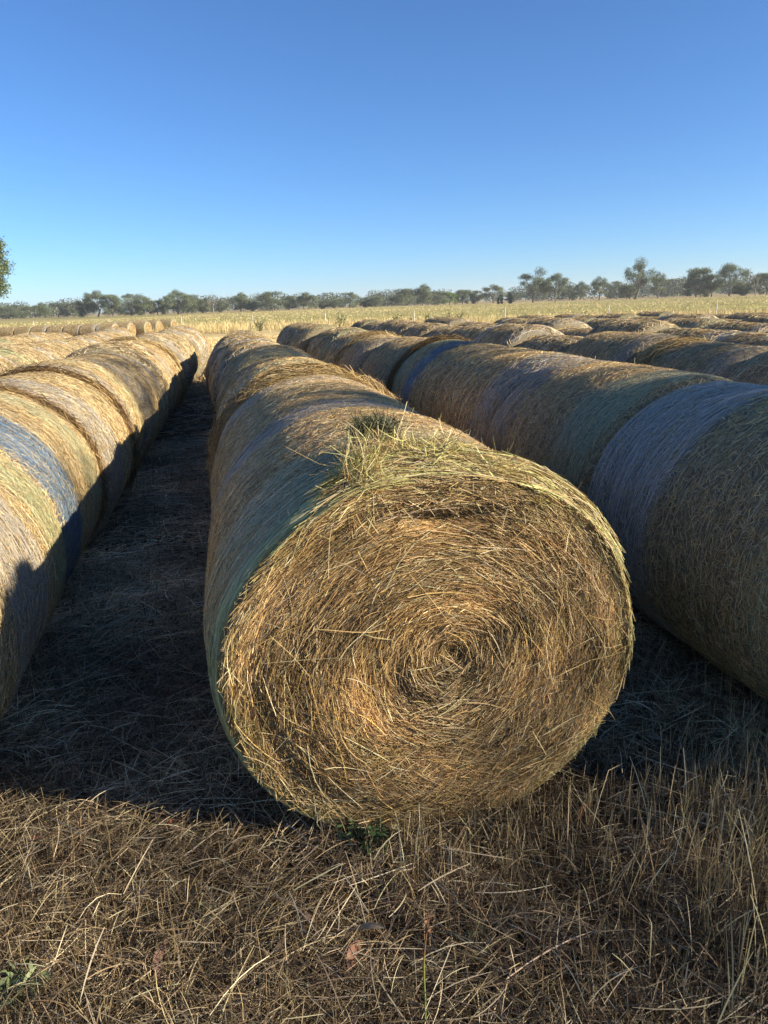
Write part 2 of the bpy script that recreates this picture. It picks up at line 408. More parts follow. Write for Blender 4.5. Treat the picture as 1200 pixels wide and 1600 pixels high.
# --- the front bale, facing the camera
FB = [(.0, .20, 'green', .42), (.20, .36, 'green', .18), (.84, 1.05, 'lavender', .62)]
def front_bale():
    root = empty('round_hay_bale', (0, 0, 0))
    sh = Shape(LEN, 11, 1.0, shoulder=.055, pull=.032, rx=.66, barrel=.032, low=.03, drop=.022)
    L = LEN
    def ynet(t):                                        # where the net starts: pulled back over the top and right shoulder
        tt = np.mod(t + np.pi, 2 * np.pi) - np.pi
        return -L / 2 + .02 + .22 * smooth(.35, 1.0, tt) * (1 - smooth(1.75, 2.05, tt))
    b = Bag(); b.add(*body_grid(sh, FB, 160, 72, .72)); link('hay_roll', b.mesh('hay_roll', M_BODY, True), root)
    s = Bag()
    V = surface_strands(sh, 110000, (.018, .06), (.0012, .0024), FB, lift=.008, tint=(1.5, 1.4, 1.22))  # hay coloured brighter to lift the shade on this bale
    # keep only strands behind the net edge
    s.add(*V)
    m = 900
    t = rng.uniform(-.6, np.pi + .6, m); y = rng.uniform(-L / 2 + .05, L / 2 - .03, m); ln = rng.uniform(.02, .07, m)
    P = sh.pos(t, y); Nn = sh.nrm(t, y); T = unit(unit(rng.normal(0, 1, (m, 3))) + Nn * .5)
    cl = P[:, None] + T[:, None] * (np.linspace(-.2, 1, 3)[None] * ln[:, None])[..., None]
    s.add(*ribbons(cl, np.repeat(Nn[:, None], 3, 1), np.full(m, .0018), palette(m, [PALE, TAN, GREY], [.5, .3, .2])))
    link('straw_surface', s.mesh('straw_surface', M_STRAW), root)
    wv = Bag(); wv.add(*net_threads(sh, 7000, (.0010, .0018), FB)); link('net_wrap', wv.mesh('net_wrap', M_NET), root)
    # exposed shoulder where the net has slipped back
    n = 9000
    t = rng.uniform(-.2, 2.35, n); u = rng.random(n); yn = ynet(t)
    y = -L / 2 - .01 + (yn + L / 2 + .01) * u + rng.normal(0, .012, n)
    w = smooth(0.0, .06, (yn + L / 2) - .03)
    keep = rng.random(n) < .12 + .88 * w; t, y, u, w = t[keep], y[keep], u[keep], w[keep]; n = len(t)
    k = 5; ln = rng.uniform(.08, .24, n); an = rng.normal(.06, .20, n); ss = np.linspace(-.5, .5, k)[None] * ln[:, None]
    TH = t[:, None] + ss * np.cos(an)[:, None] / RZ; Y = y[:, None] + ss * np.sin(an)[:, None]
    bulge = .004 + .030 * w * np.sin(np.clip(u, 0, 1) * np.pi) ** .7
    lf = (bulge * rng.uniform(.2, 1.0, n))[:, None] + np.abs(np.linspace(-1, 1, k))[None] ** 2 * rng.normal(-.004, .006, (n, 1))
    Yc = np.clip(Y, -L / 2 + .004, L / 2 - .05)
    cl = sh.pos(TH, Yc, lf); cl[..., 1] = np.maximum(Y, -L / 2 - .035)
    b = Bag(); b.add(*ribbons(cl, sh.nrm(TH, Yc), rng.uniform(.0018, .0036, n), palette(n, [LIME, PALE, GOLD, TAN, BROWN], [.34, .24, .18, .14, .10])))
    link('loose_shoulder_hay', b.mesh('loose_shoulder_hay', M_STRAW), root)
    # net edge folded round the rim
    n = 2600
    t = np.concatenate([rng.uniform(-2.2, .5, n), rng.uniform(2.0, 4.1, n)]); n = len(t); k = 6
    y = -L / 2 + rng.uniform(-.006, .045, n); ln = rng.uniform(.08, .3, n); ss = np.linspace(-.5, .5, k)[None] * ln[:, None] / RZ
    Y = y[:, None] + rng.normal(0, .006, (n, k)).cumsum(1) * .5; Yc = np.clip(Y, -L / 2 + .003, 0)
    cl = sh.pos(t[:, None] + ss, Yc, rng.uniform(.002, .010, (n, 1)))
    b = Bag(); b.add(*ribbons(cl, sh.nrm(t[:, None] + ss, Yc), rng.uniform(.0015, .0028, n), palette(n, [NETC['mint'], LIME, NETC['green'], PALE], [.45, .35, .12, .08]), taper=.9))
    link('net_edge', b.mesh('net_edge', M_NET), root)
    # the coiled end face
    pr0 = face_prof(3, 1.0)
    def prof(rho, phi):
        x = rho * np.cos(phi); z = rho * np.sin(phi)
        v = pr0(rho, phi) - .030 * np.exp(-(((x - .06) / .10) ** 2 + ((z - .10) / .09) ** 2)) * .35    # sunken core
        v = v - .010 * np.exp(-(((x + .21) / .05) ** 2 + ((z + .0) / .15) ** 2))                       # crease left of it
        v = v - .05 * np.exp(-(((x - .10) / .32) ** 2 + ((z - .80) / .045) ** 2))                       # hollow under the torn hay
        return v + .028 * np.exp(-(((x + .55) / .18) ** 2 + ((z + .05) / .4) ** 2))
    f0 = face_surface(sh, -1, prof)
    def f(rho, phi, lift=0.0):                          # the coils are wound about a core that sits right of the middle
        rho = np.asarray(rho, float)
        sh_ = np.clip(1 - rho, 0, 1)
        x = rho * np.cos(phi) + .06 * sh_; z = rho * np.sin(phi) + .12 * sh_
        return f0(np.hypot(x, z), np.arctan2(z, x), lift)
    b = Bag(); b.add(*face_grid(f, -1, np.array(BROWN) * .75, 60, 180))
    def cols(rho, phi, n):
        x = rho * np.cos(phi); z = rho * np.sin(phi)
        base = palette(n, [(.43, .29, .115), (.35, .225, .10), BROWN, PALE, (.28, .17, .075)], [.36, .20, .18, .12, .14], .26)
        rim = (rng.random(n) < smooth(.86, 1.0, rho) * .55)[:, None]
        base = np.where(rim, palette(n, [LIME, PALE, GOLD], [.3, .3, .4]), base)
        core = (1 - smooth(.05, .22, np.hypot(x, z)))[:, None]
        ph = rng.uniform(0, 6.28, 6)
        patch = np.sin(7 * x + ph[0] + 2 * np.sin(5 * z + ph[1])) + np.sin(9 * z + ph[2] + 2 * np.sin(6 * x + ph[3])) + .8 * np.sin(17 * rho + 2 * phi + ph[4])
        grey = (np.clip(np.sin(4 * x + ph[5]) * np.sin(5 * z + ph[0]), 0, 1) * .22)[:, None]
        base = base * (1 - grey) + grey * base.mean(1, keepdims=True) * np.array([1.25, 1.05, .75])
        return base * np.array([.92, .86, .79]) * np.exp(.2 * patch)[:, None] * (1 - .05 * core)
    def tilt(rho, phi, n):
        low = smooth(-.1, -.7, rho * np.sin(phi)) + smooth(.1, .7, rho * np.cos(phi)) * .6
        big = rng.random(n) < .03 + .14 * low
        return np.where(big, rng.uniform(-1.6, 1.6, n), rng.normal(0, .19 + .20 * low, n))
    b.add(*face_strands(f, -1, 92000, (.045, .16), (.0011, .0025), cols, tilt, .014, spiral=.10))
    b.add(*face_strands(f, -1, 3000, (.08, .22), (.0016, .0028), lambda r, p, n: palette(n, [PALE, GOLD, TAN], [.3, .45, .25]), lambda r, p, n: rng.normal(0, .34, n), .022, k=5))
    b.add(*face_strands(f, -1, 260, (.10, .28), (.0017, .0029), lambda r, p, n: palette(n, [PALE, GOLD], [.65, .35]), lambda r, p, n: rng.uniform(-1.6, 1.6, n), .03, k=5, spiral=0))
    link('coiled_end', b.mesh('coiled_end', M_STRAW), root)
    fb = Bag(); fr = face_surface(sh, 1, face_prof(9, .7)); fb.add(*face_grid(fr, 1, np.array(BROWN))); link('end_face', fb.mesh('end_face', M_STRAW), root)
    # torn hay standing up on top of the shoulder and spilling over the face
    tb = Bag()
    def wad(n, cen, rad, dirs, dj, lens, wid, cols_, curl=.35, k=6, sag=.0):
        P = np.array(cen) + np.clip(rng.normal(0, 1, (n, 3)), -1.7, 1.7) * np.array(rad)
        D = unit(np.array(dirs) + rng.normal(0, dj, (n, 3)))
        ln = rng.uniform(*lens, n)
        A = unit(rng.normal(0, 1, (n, 3))); A = unit(np.cross(D, A))
        s = np.linspace(-.5, .5, k)[None, :, None] * ln[:, None, None]
        bend = (np.linspace(-1, 1, k) ** 2)[None, :, None] * ln[:, None, None] * rng.normal(0, curl, (n, 1, 1)) * .5
        cl = P[:, None] + D[:, None] * s + A[:, None] * bend
        cl[..., 2] -= sag * (np.linspace(0, 1, k)[None] ** 2) * ln[:, None]
        tb.add(*ribbons(cl, np.repeat(A[:, None], k, 1), rng.uniform(*wid, n), palette(n, *cols_)))
    yf = -L / 2
    topz = 1.20
    lime = ([LIME, PALE, GOLD, TAN], [.38, .28, .22, .12]); gold = ([GOLD, TAN, PALE, BROWN], [.4, .25, .2, .15]); shadeg = ([(.06, .075, .035), (.10, .10, .05), (.16, .14, .07)], [.4, .35, .25])
    wad(2400, (-.115, yf + .235, topz + .055), (.034, .038, .026), (.1, .2, .3), 1.3, (.025, .075), (.0014, .0026), shadeg, .8)  # dark colour stands in for the shaded back of the tuft
    wad(700, (-.14, yf + .15, topz + .015), (.038, .045, .030), (-.2, -.5, .1), .9, (.04, .14), (.0014, .0026), lime, .7)
    wad(300, (-.10, yf + .16, topz + .01), (.03, .04, .03), (-.2, -.4, -.1), 1.0, (.04, .13), (.0014, .0026), gold, .7)
    wad(620, (-.20, yf + .04, topz - .045), (.028, .03, .045), (-.3, -.3, -1), .42, (.06, .18), (.0014, .0026), lime, .6)
    wad(800, (.01, yf + .13, topz + .010), (.055, .05, .018), (.9, -.25, -.1), .45, (.05, .15), (.0016, .0032), lime, .5)
    wad(1000, (.09, yf + .035, topz - .038), (.085, .030, .016), (1, -.08, -.25), .24, (.06, .17), (.0016, .0034), lime, .4)
    wad(450, (.06, yf - .01, topz - .075), (.13, .012, .015), (.8, -.1, -.5), .5, (.05, .14), (.0016, .003), gold)
    wad(16, (-.10, yf + .12, topz + .03), (.05, .03, .02), (.2, -.5, .4), .8, (.06, .13), (.0016, .0026), ([PALE], [1]), .8)
    wad(9, (-.215, yf + .10, topz - .015), (.02, .03, .02), (-1, -.3, .1), .3, (.08, .15), (.0018, .003), ([PALE], [1]), .6)
    link('torn_hay_tuft', tb.mesh('torn_hay_tuft', M_STRAW), root)
    return root, sh
fb, fsh = front_bale()
place(fb, LEN / 2, 0)
fb.location.z = -.004
tag(fb, 'nearest bale of the middle row, whole coiled straw end and torn tuft facing us', 'hay bale', G_ROWS)

ROWS = []                                               # (phrase, l, start, pitch, number, drift per metre)
def bale_label(desc, i, n, phrase):
    where = ('nearest' if i == 0 else 'farthest' if i == n - 1 else ORD[i])
    return f'{desc}, {where} in {phrase}' if where in ('nearest', 'farthest') else f'{desc}, {where} from near end of {phrase}'

near = {}
NEARSPEC = {                                            # (row, index): bands from near end to far end, description, loose ring (t, amount)
    ('C', 1): ([(.68, .90, 'lavender', .35), (-.05, .06, 'lavender', .6)], 'bale with greyish net', (1.0, .03)),
    ('C', 2): ([(.45, .75, 'green', .35)], 'bale with ragged front edge', (.07, .06)),
    ('L1', 0): ([(.0, .10, 'white', .4), (.30, .62, 'lavender', .6), (.74, .96, 'mint', .55)], 'bale with lavender and green bands', None),
    ('L1', 1): ([(.05, .36, 'blue', .85), (.60, .84, 'green', .42)], 'bale with vivid blue net band', (.985, .02)),
    ('L1', 2): ([(.0, .42, 'lavender', .6)], 'bale with brown hay collar', (.96, .06)),
    ('L1', 3): ([(.05, .35, 'lavender', .5), (.62, .85, 'green', .3)], 'bale with grey lavender net', None),
    ('R1', 0): ([(.06, .28, 'green', .35), (.64, .98, 'greyblue', .75), (.70, .98, 'blue', .06)], 'bale with wide blue end band', None),
    ('R1', 1): ([(.06, .30, 'green', .6), (.84, .98, 'lavender', .5), (.76, .84, 'blue', .25)], 'bale with green near band', None),
    ('R1', 2): ([(.0, .26, 'lavender', .62)], 'bale with purplish grey band', None),
    ('R1', 3): ([(.40, .64, 'blue', .75), (.80, .98, 'green', .55)], 'bale with blue and green bands', (1.02, .055)),
}
sd = 100
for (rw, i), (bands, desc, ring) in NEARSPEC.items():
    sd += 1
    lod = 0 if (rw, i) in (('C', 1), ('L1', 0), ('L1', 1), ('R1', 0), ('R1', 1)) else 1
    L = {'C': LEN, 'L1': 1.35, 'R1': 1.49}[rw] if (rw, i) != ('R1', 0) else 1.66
    o, sh = make_bale('round_hay_bale', sd, bands, lod, L, tint=(1.5, 1.4, 1.22) if rw != 'L1' else (1.28, 1.24, 1.12),  # middle and right rows coloured brighter than the left to lift their shade
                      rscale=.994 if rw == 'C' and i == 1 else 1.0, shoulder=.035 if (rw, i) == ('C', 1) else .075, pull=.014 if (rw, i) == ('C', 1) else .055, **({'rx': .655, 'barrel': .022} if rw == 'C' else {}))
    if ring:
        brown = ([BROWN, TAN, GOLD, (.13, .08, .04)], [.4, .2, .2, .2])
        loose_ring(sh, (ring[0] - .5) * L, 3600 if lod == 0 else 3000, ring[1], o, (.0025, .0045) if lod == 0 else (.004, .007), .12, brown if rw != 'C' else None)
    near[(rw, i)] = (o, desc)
FARSPEC = [([(.02, .14, 'green', .35), (.86, .98, 'lavender', .4)], 'bale with green and lavender edges'),
           ([(.84, .98, 'lavender', .45)], 'tan bale with one lavender edge'),
           ([(.03, .18, 'mint', .5)], 'tan bale with pale green edge'),
           ([(.78, .95, 'white', .5), (.0, .10, 'lavender', .3)], 'tan bale with whitish net band')]
mid, far = [], []
for k, (bands, desc) in enumerate(FARSPEC):
    mid.append([make_bale('round_hay_bale', 200 + k, bands, 1)[0], desc, False])
    far.append([make_bale('round_hay_bale', 300 + k, bands, 2, tint=(1.2, 1.18, 1.14))[0], desc, False])
gr, gsh = make_bale('round_hay_bale', 400, [(.0, .2, 'lavender', .3)], 1)     # one with golden hay spilling from its end
loose_ring(gsh, .45, 3600, .075, gr, (.004, .008), .26, ([GOLD, PALE, TAN, BROWN], [.45, .2, .2, .15]))
golden = [gr, 'bale with thick golden loose hay', False]
def take(slot):
    if not slot[2]: slot[2] = True; return slot[0]
    return copy_bale(slot[0])
GOLDEN_AT = {('R1', 5): 1, ('L1', 6): 1, ('R2', 1): 0}
def row(key, phrase, l, a0, pitch, n, bend=0.0, first=0):
    for i in range(n):
        a = a0 + pitch * (i + .5)
        ll = l + bend * max(a - 4, 0) + (rng.normal(0, .05) if i > 0 or key != 'C' else 0)
        if key == 'C' and i == 0: continue
        s = float(np.clip(rng.normal(.995, .034), .92, 1.045))
        if key == 'C' and i > 1: ll -= .07; s = min(s, .985)
        yaw = rng.normal(0, .02)
        if (key, i) in near:
            o, desc = near[(key, i)]; s = 1.0; yaw *= .5
            ll = l + (ll - l) * .3; yaw *= .4
            if (key, i) == ('R1', 0): a -= .06; yaw = 0
            if key == 'C' and i == 1: a, ll, yaw = a - .035, -.01, 0
        elif (key, i) in GOLDEN_AT:
            o, desc = take(golden), golden[1]
        else:
            d = math.hypot(*W2(a, ll)); k = int(rng.integers(0, 4))
            slot = (mid if d < 9.5 else far)[k]
            o, desc = take(slot), slot[1]
            if rng.random() < .4: yaw += math.pi
        place(o, a, ll, yaw, s)
        if (key, i) not in near: o.scale[1] = pitch / LEN
        tag(o, bale_label(desc, i, n, phrase), 'hay bale', G_ROWS)
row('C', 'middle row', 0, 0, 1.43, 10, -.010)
row('L1', 'first row left of middle', -2.05, .30, 1.35, 14, .025)
row('L2', 'second row left of middle', -4.1, 5.6, 1.43, 12, .02)
row('L3', 'third row left of middle', -6.15, 11.0, 1.43, 9, .02)
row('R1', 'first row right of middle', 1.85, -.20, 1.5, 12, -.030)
row('R2', 'second row right of middle', 4.0, 2.0, 1.45, 12, -.025)
row('R3', 'third row right of middle', 6.0, 3.6, 1.45, 11, -.02)
row('R4', 'fourth row right of middle', 8.0, 5.2, 1.45, 10)
row('R5', 'fifth row right of middle', 10.0, 6.8, 1.45, 9)
row('R6', 'sixth row right of middle', 12.0, 8.4, 1.45, 7)
# far bales at the left, in rows that run the other way
FAZ = R(-79)
fdir = np.array([math.sin(FAZ), math.cos(FAZ)])
for r_, (px, d, n) in enumerate([(178, 60.0, 9), (203, 62.5, 5), (229, 64, 4), (247, 68.5, 4), (270, 73.0, 3)]):
    e = ray_at(px, d)[:2]
    nm = ['front', 'second', 'third', 'fourth', 'rearmost'][r_]
    for i in range(n):
        c = e + fdir * (1.41 * (i + .5)); k = int(rng.integers(0, 4)); slot = far[k]
        o = take(slot); o.location = (c[0], c[1], float(gz(c[0], c[1]))); o.rotation_euler = (0, 0, -FAZ + (math.pi if rng.random() < .4 else 0)); o.scale = (1, 1, 1)
        where = 'open end facing us' if i == 0 else f'{ORD[i]} from right end'
        tag(o, f'{slot[1]}, {where}, {nm} sideways row far left', 'hay bale', 'far bales in sideways rows by the paddock fence')
for sl in mid + far + [golden]:
    if not sl[2]:
        for ch in list(sl[0].children): bpy.data.objects.remove(ch)
        bpy.data.objects.remove(sl[0])

# ------------------------------------------------------------------ dry grass and litter
BALE_L = [(-6.15, 11, 22.5), (-4.1, 5.6, 21.4), (-2.05, .3, 16.5), (0, 0, 14.3), (1.85, -.2, 14.8), (4.0, 2, 18), (6, 3.6, 19.6), (8, 5.2, 19.7), (10, 6.8, 19.9), (12, 8.4, 18.6)]
def under_bale(x, y, half=.30):
    a, l = to_al(x, y); k = np.zeros(len(x), bool)
    for l0, s, e in BALE_L: k |= (np.abs(l - l0) < half) & (a > s + .02) & (a < e)
    return k
def in_view(x, y, z=0.0, mx=1.12):
    d = np.stack([x, y, np.full_like(x, z - H)], -1); w = d @ FWD
    px = (d @ RT) / w * F; py = -(d @ UP) / w * F
    return (w > .2) & (np.abs(px) < 600 * mx + 60) & (py < 800 * 1.12) & (py > -500)
GRASS = ([(.36, .265, .145), (.22, .15, .078), (.085, .056, .031), (.56, .46, .295), (.15, .102, .056)], [.26, .24, .20, .14, .16])
PALER = ([(.68, .51, .30), (.54, .39, .21), (.27, .18, .10), (.72, .59, .39)], [.35, .3, .15, .2])  # straw coloured brighter to lift the shaded alleys between the rows
def sample(n, x0, x1, y0, y1):
    x = rng.uniform(x0, x1, n); y = rng.uniform(y0, y1, n); k = in_view(x, y) & ~under_bale(x, y)
    return x[k], y[k]
def patch(x, y):  # uneven light and shade over the ground, put into the straw colour
    return .30 * np.sin(2.3 * x + 1.5 * np.sin(1.9 * y + 1)) * np.sin(2.9 * y + 1.2 * np.sin(2.1 * x)) + .16 * np.sin(6.1 * x + 2 * np.sin(4.3 * y)) + .12 * np.sin(11 * y + 2 * np.sin(9 * x)) - .12
def lying(x, y, lens, wid, cols, up=.05, slope=.16, k=5):
    n = len(x); ln = rng.uniform(*lens, n) * rng.uniform(.6, 1.2, n); az = rng.uniform(0, 6.283, n); el = np.abs(rng.normal(0, slope, n))
    D = np.stack([np.cos(az) * np.cos(el), np.sin(az) * np.cos(el), np.sin(el)], -1)
    A = np.stack([-np.sin(az), np.cos(az), np.zeros(n)], -1); s = np.linspace(0, 1, k)
    cl = np.stack([x, y, gz(x, y) + rng.uniform(.0, up, n)], -1)[:, None] + D[:, None] * (s[None] * ln[:, None])[..., None]
    cl += A[:, None] * ((s - .5) ** 2 * 4)[None, :, None] * (rng.normal(0, .035, n) * ln)[:, None, None]
    cl[..., 2] -= (s[None] ** 2) * (ln * np.sin(el) * rng.uniform(.2, 1.1, n))[:, None]
    nr = np.zeros_like(cl); nr[..., 2] = 1
    return ribbons(cl, nr, rng.uniform(*wid, n), palette(n, *cols, .25) * np.exp(1.5 * patch(x, y))[:, None], roll=1.0)
def standing(x, y, lens, wid, cols, lean=.25, k=5, head=0.0):
    n = len(x); ln = rng.uniform(*lens, n); az = rng.uniform(0, 6.283, n); le = np.abs(rng.normal(0, lean, n))
    s = np.linspace(0, 1, k); P = np.stack([x, y, gz(x, y) - .005], -1)
    hx = (np.sin(le) * ln)[:, None] * (s[None] ** 1.6); hz = (np.cos(le) * ln)[:, None] * s[None]
    cl = P[:, None] + np.stack([np.cos(az)[:, None] * hx, np.sin(az)[:, None] * hx, hz], -1)
    bent = (rng.random(n) < .18)
    cl[bent, -1, 2] -= ln[bent] * .22; cl[bent, -1, 0] += np.cos(az[bent]) * ln[bent] * .12; cl[bent, -1, 1] += np.sin(az[bent]) * ln[bent] * .12
    nr = np.repeat(np.stack([np.cos(az), np.sin(az), np.zeros(n)], -1)[:, None], k, 1)
    return ribbons(cl, nr, rng.uniform(*wid, n), palette(n, *cols, .22) * np.exp(.5 * patch(x, y))[:, None], taper=.4, roll=1.5)
def stuff(name, bag, label, mat=None):
    o = link(name, bag.mesh(name, mat or M_STRAW)); tag(o, label, 'grass', kind='stuff'); return o
def clumpy(x, y, f=3.0, thr=.0):
    v = np.sin(f * x + 1.3 * np.sin(f * .7 * y)) + np.sin(f * 1.1 * y + 1.7 * np.sin(f * .6 * x + 1))
    return v > thr
g = Bag()
x, y = sample(80000, -2.2, 2.6, .85, 3.2); g.add(*lying(x, y, (.04, .20), (.0011, .0027), GRASS, .06))
x, y = sample(44000, -2.2, 2.6, .85, 3.2); k = clumpy(x, y, 5, -.6); g.add(*lying(x[k], y[k], (.05, .18), (.0011, .0025), GRASS, .11, .38))
x, y = sample(800, -2.2, 2.6, .85, 2.6); g.add(*lying(x, y, (.12, .28), (.002, .0038), ([(.46, .38, .25), (.33, .25, .15)], [.5, .5]), .13, .2))
x, y = sample(50000, -2.6, 2.6, 1.6, 4.5); k = to_al(x, y)[0] > .15; g.add(*lying(x[k], y[k], (.06, .24), (.0014, .003), PALER, .09, .25))
x, y = sample(70000, -4.5, 3.5, 3.2, 9); g.add(*lying(x, y, (.12, .35), (.003, .006), PALER, .07))
x, y = sample(30000, -6, 6, 8, 17); g.add(*lying(x, y, (.2, .4), (.008, .012), PALER, .08))
stuff('cut_straw', g, 'tangled dry cut straw lying over the ground')
g = Bag()
x, y = sample(46000, -2.2, 2.6, .85, 3.0); k = clumpy(x, y, 6, -.3); g.add(*standing(x[k], y[k], (.04, .15), (.0011, .0023), GRASS, .42))
UPR = ([(.50, .38, .19), (.38, .27, .13), (.20, .14, .075), (.62, .53, .33)], [.36, .3, .18, .16])
x, y = sample(26000, .2, 2.6, .85, 3.0); k = (rng.random(len(x)) < smooth(.45, 1.5, x + .25 * np.sin(5 * y)) * (.35 + .65 * clumpy(x, y, 7, -.2)) * (1 - .75 * smooth(1.9, 2.5, y))); g.add(*standing(x[k], y[k], (.07, .27), (.0015, .0030), UPR, .26))
x, y = sample(3500, .0, 1.4, 1.4, 2.1); a_ = to_al(x, y)[0]; k = (a_ < -.03) & (rng.random(len(x)) < np.exp(-((a_ + .12) / .13) ** 2)); g.add(*standing(x[k], y[k], (.06, .18), (.0014, .0026), UPR, .2))
x, y = sample(60, .5, 1.6, .95, 1.9); g.add(*standing(x, y, (.25, .36), (.0028, .004), ([(.58, .47, .27)], [1]), .2, 6))
x, y = sample(14000, -4.5, 3.5, 2.4, 8); g.add(*standing(x, y, (.06, .16), (.0025, .005), GRASS, .4))
stuff('stubble', g, 'upright dry stubble and grass stalks')
# golden stubble past the ends of the rows, the tall strip along the fence and the crop beyond it
g = Bag()
GOLDS = ([(.74, .55, .27), (.64, .47, .22), (.50, .36, .17), (.76, .62, .36)], [.4, .3, .15, .15])
x, y = sample(30000, -26, 30, 14, 52); g.add(*standing(x, y, (.05, .16), (.012, .03), GOLDS, .5, 3))
x, y = sample(130000, -16, 12, 14, 52); g.add(*standing(x, y, (.06, .18), (.012, .028), GOLDS, .4, 3))
stuff('field_stubble', g, 'short golden stubble beyond the bale rows')
g = Bag()
n = 90000; u = rng.uniform(-75, 75, n); v = np.clip(rng.normal(0, 5.5, n), -9, 16)
fx = FN[0] * (FD + 3 + v) + FN[1] * u; fy = FN[1] * (FD + 3 + v) - FN[0] * u
k = in_view(fx, fy) & (np.sin(fx * .31 + 1) + np.sin(fx * .83 + fy * .4) + rng.normal(0, .9, n) > -.5); fx, fy = fx[k], fy[k]
g.add(*standing(fx, fy, (.25, .85), (.012, .035), ([(.66, .51, .25), (.56, .42, .19), (.46, .34, .15), (.42, .38, .15)], [.4, .3, .15, .15]), .3, 4))
stuff('tall_dry_grass', g, 'tall pale dry grass growing along the fence')
g = Bag()
n = 60000; u = rng.uniform(-160, 190, n); v = rng.uniform(12, 270, n)
fx = FN[0] * (FD + v) + FN[1] * u; fy = FN[1] * (FD + v) - FN[0] * u
k = in_view(fx, fy); fx, fy, v = fx[k], fy[k], v[k]
g.add(*standing(fx, fy, (.10, .30), (.06, .14), ([(.44, .37, .14), (.54, .43, .19), (.60, .47, .23), (.37, .335, .115)], [.35, .25, .25, .15]), .5, 3))
stuff('green_crop', g, 'thin green and tan growth across the paddock')

# ------------------------------------------------------------------ weeds, leaves
def weed(name, loc, h, spread, n, cols, label, cat='weed', leafw=.012, leafl=.05, mat=M_LEAF, lean=.5):
    root = empty(name, (loc[0], loc[1], float(gz(loc[0], loc[1])) if len(loc) < 3 else loc[2]))
    st = Bag(); lf = Bag()
    ns = max(4, n // 14)
    for i in range(ns):
        az = rng.uniform(0, 6.283); le = abs(rng.normal(0, lean)); ln = h * rng.uniform(.6, 1.1)
        s = np.linspace(0, 1, 6)
        pts = np.stack([np.cos(az) * (np.sin(le) * ln * s ** 1.4 + spread * .25 * rng.random()), np.sin(az) * (np.sin(le) * ln * s ** 1.4 + spread * .25 * rng.random()), np.cos(le) * ln * s], -1)
        V, Q = tube(pts, np.linspace(.05, .02, 6) * leafw * 2.4, 4)
        st.add(V, Q, np.tile(np.array(cols[0][0]) * .8, (len(V), 1)))
        m = n // ns; t = rng.uniform(.15, 1, m); P = np.stack([np.interp(t, s, pts[:, j]) for j in range(3)], -1)
        D = unit(rng.normal(0, 1, (m, 3)) + np.array([0, 0, .35])); l_ = leafl * rng.uniform(.5, 1.1, m)
        kk = 4; q = np.linspace(0, 1, kk)
        cl = P[:, None] + D[:, None] * (q[None] * l_[:, None])[..., None]; cl[..., 2] -= (q ** 2)[None] * (l_ * .3)[:, None]
        nr = np.repeat(unit(rng.normal(0, .5, (m, 3)) + np.array([0, 0, 1]))[:, None], kk, 1)
        lf.add(*ribbons(cl, nr, leafw * rng.uniform(.6, 1.2, m), palette(m, *cols), taper=.15))
    link('stem', st.mesh('stem', mat), root); link('leaves', lf.mesh('leaves', mat), root)
    return tag(root, label, cat)
GREEN = ([(.075, .11, .04), (.10, .135, .055), (.05, .08, .03)], [.4, .3, .3])
GREYG = ([(.17, .21, .10), (.24, .27, .13), (.12, .15, .07)], [.4, .3, .3])
def gp(px, py):                                         # ground point seen at a photo pixel
    d = FWD + (px - 600) / F * RT - (py - 800) / F * UP
    t = -H / d[2]; return (d[0] * t, d[1] * t)
weed('green_weed', gp(572, 1322), .11, .24, 420, GREEN, 'leafy green weed growing under the front bale face', leafw=.012, leafl=.035)
weed('green_weed', gp(30, 1570), .09, .08, 90, GREYG, 'small grey green thistle weed in the bottom left corner', leafw=.012, leafl=.05)
weed('green_weed', gp(330, 1432), .05, .08, 50, GREYG, 'tiny faded weed sprouting in straw left of centre foreground', leafw=.008, leafl=.035)
weed('green_weed', gp(745, 1462), .06, .09, 70, GREYG, 'low pale weed in straw right of the red tipped stalk', leafw=.009, leafl=.04)
weed('grass_tuft', gp(1155, 1195), .20, .05, 120, ([(.40, .34, .19), (.50, .42, .25)], [.5, .5]), 'pale upright grass tuft in shade below the right bales', 'grass tuft', leafw=.004, leafl=.16, mat=M_STRAW, lean=.15)
def stalk():
    x, y = gp(660, 1625); z = float(gz(x, y)); root = empty('weed_stalk', (x, y, z))
    s = np.linspace(0, 1, 9); pts = np.stack([.02 * s + .004 * np.sin(7 * s), .065 * s, .30 * s], -1)
    V, Q = tube(pts, np.linspace(.0030, .0016, 9), 6)
    c = np.where(s[:, None] < .68, [[.24, .27, .06]], [[.26, .12, .07]]); b = Bag(); b.add(V, Q, np.repeat(c, 6, 0)); link('stem', b.mesh('stem', M_LEAF), root)
    b = Bag(); m = 26; P = pts[-1] + np.stack([rng.normal(0, .005, m), rng.normal(0, .005, m), rng.uniform(-.05, .012, m)], -1)
    D = unit(rng.normal(0, .6, (m, 3)) + [0, 0, .6]); q = np.linspace(0, 1, 3); cl = P[:, None] + D[:, None] * (q * .012)[None, :, None]
    b.add(*ribbons(cl, np.repeat(unit(rng.normal(0, 1, (m, 3)))[:, None], 3, 1), np.full(m, .006), palette(m, [(.30, .14, .08), (.36, .22, .13)], [.6, .4]), taper=.3)); link('seed_head', b.mesh('seed_head', M_LEAF), root)
    tag(root, 'single green stalk with reddish seed head in the foreground straw', 'weed')
stalk()
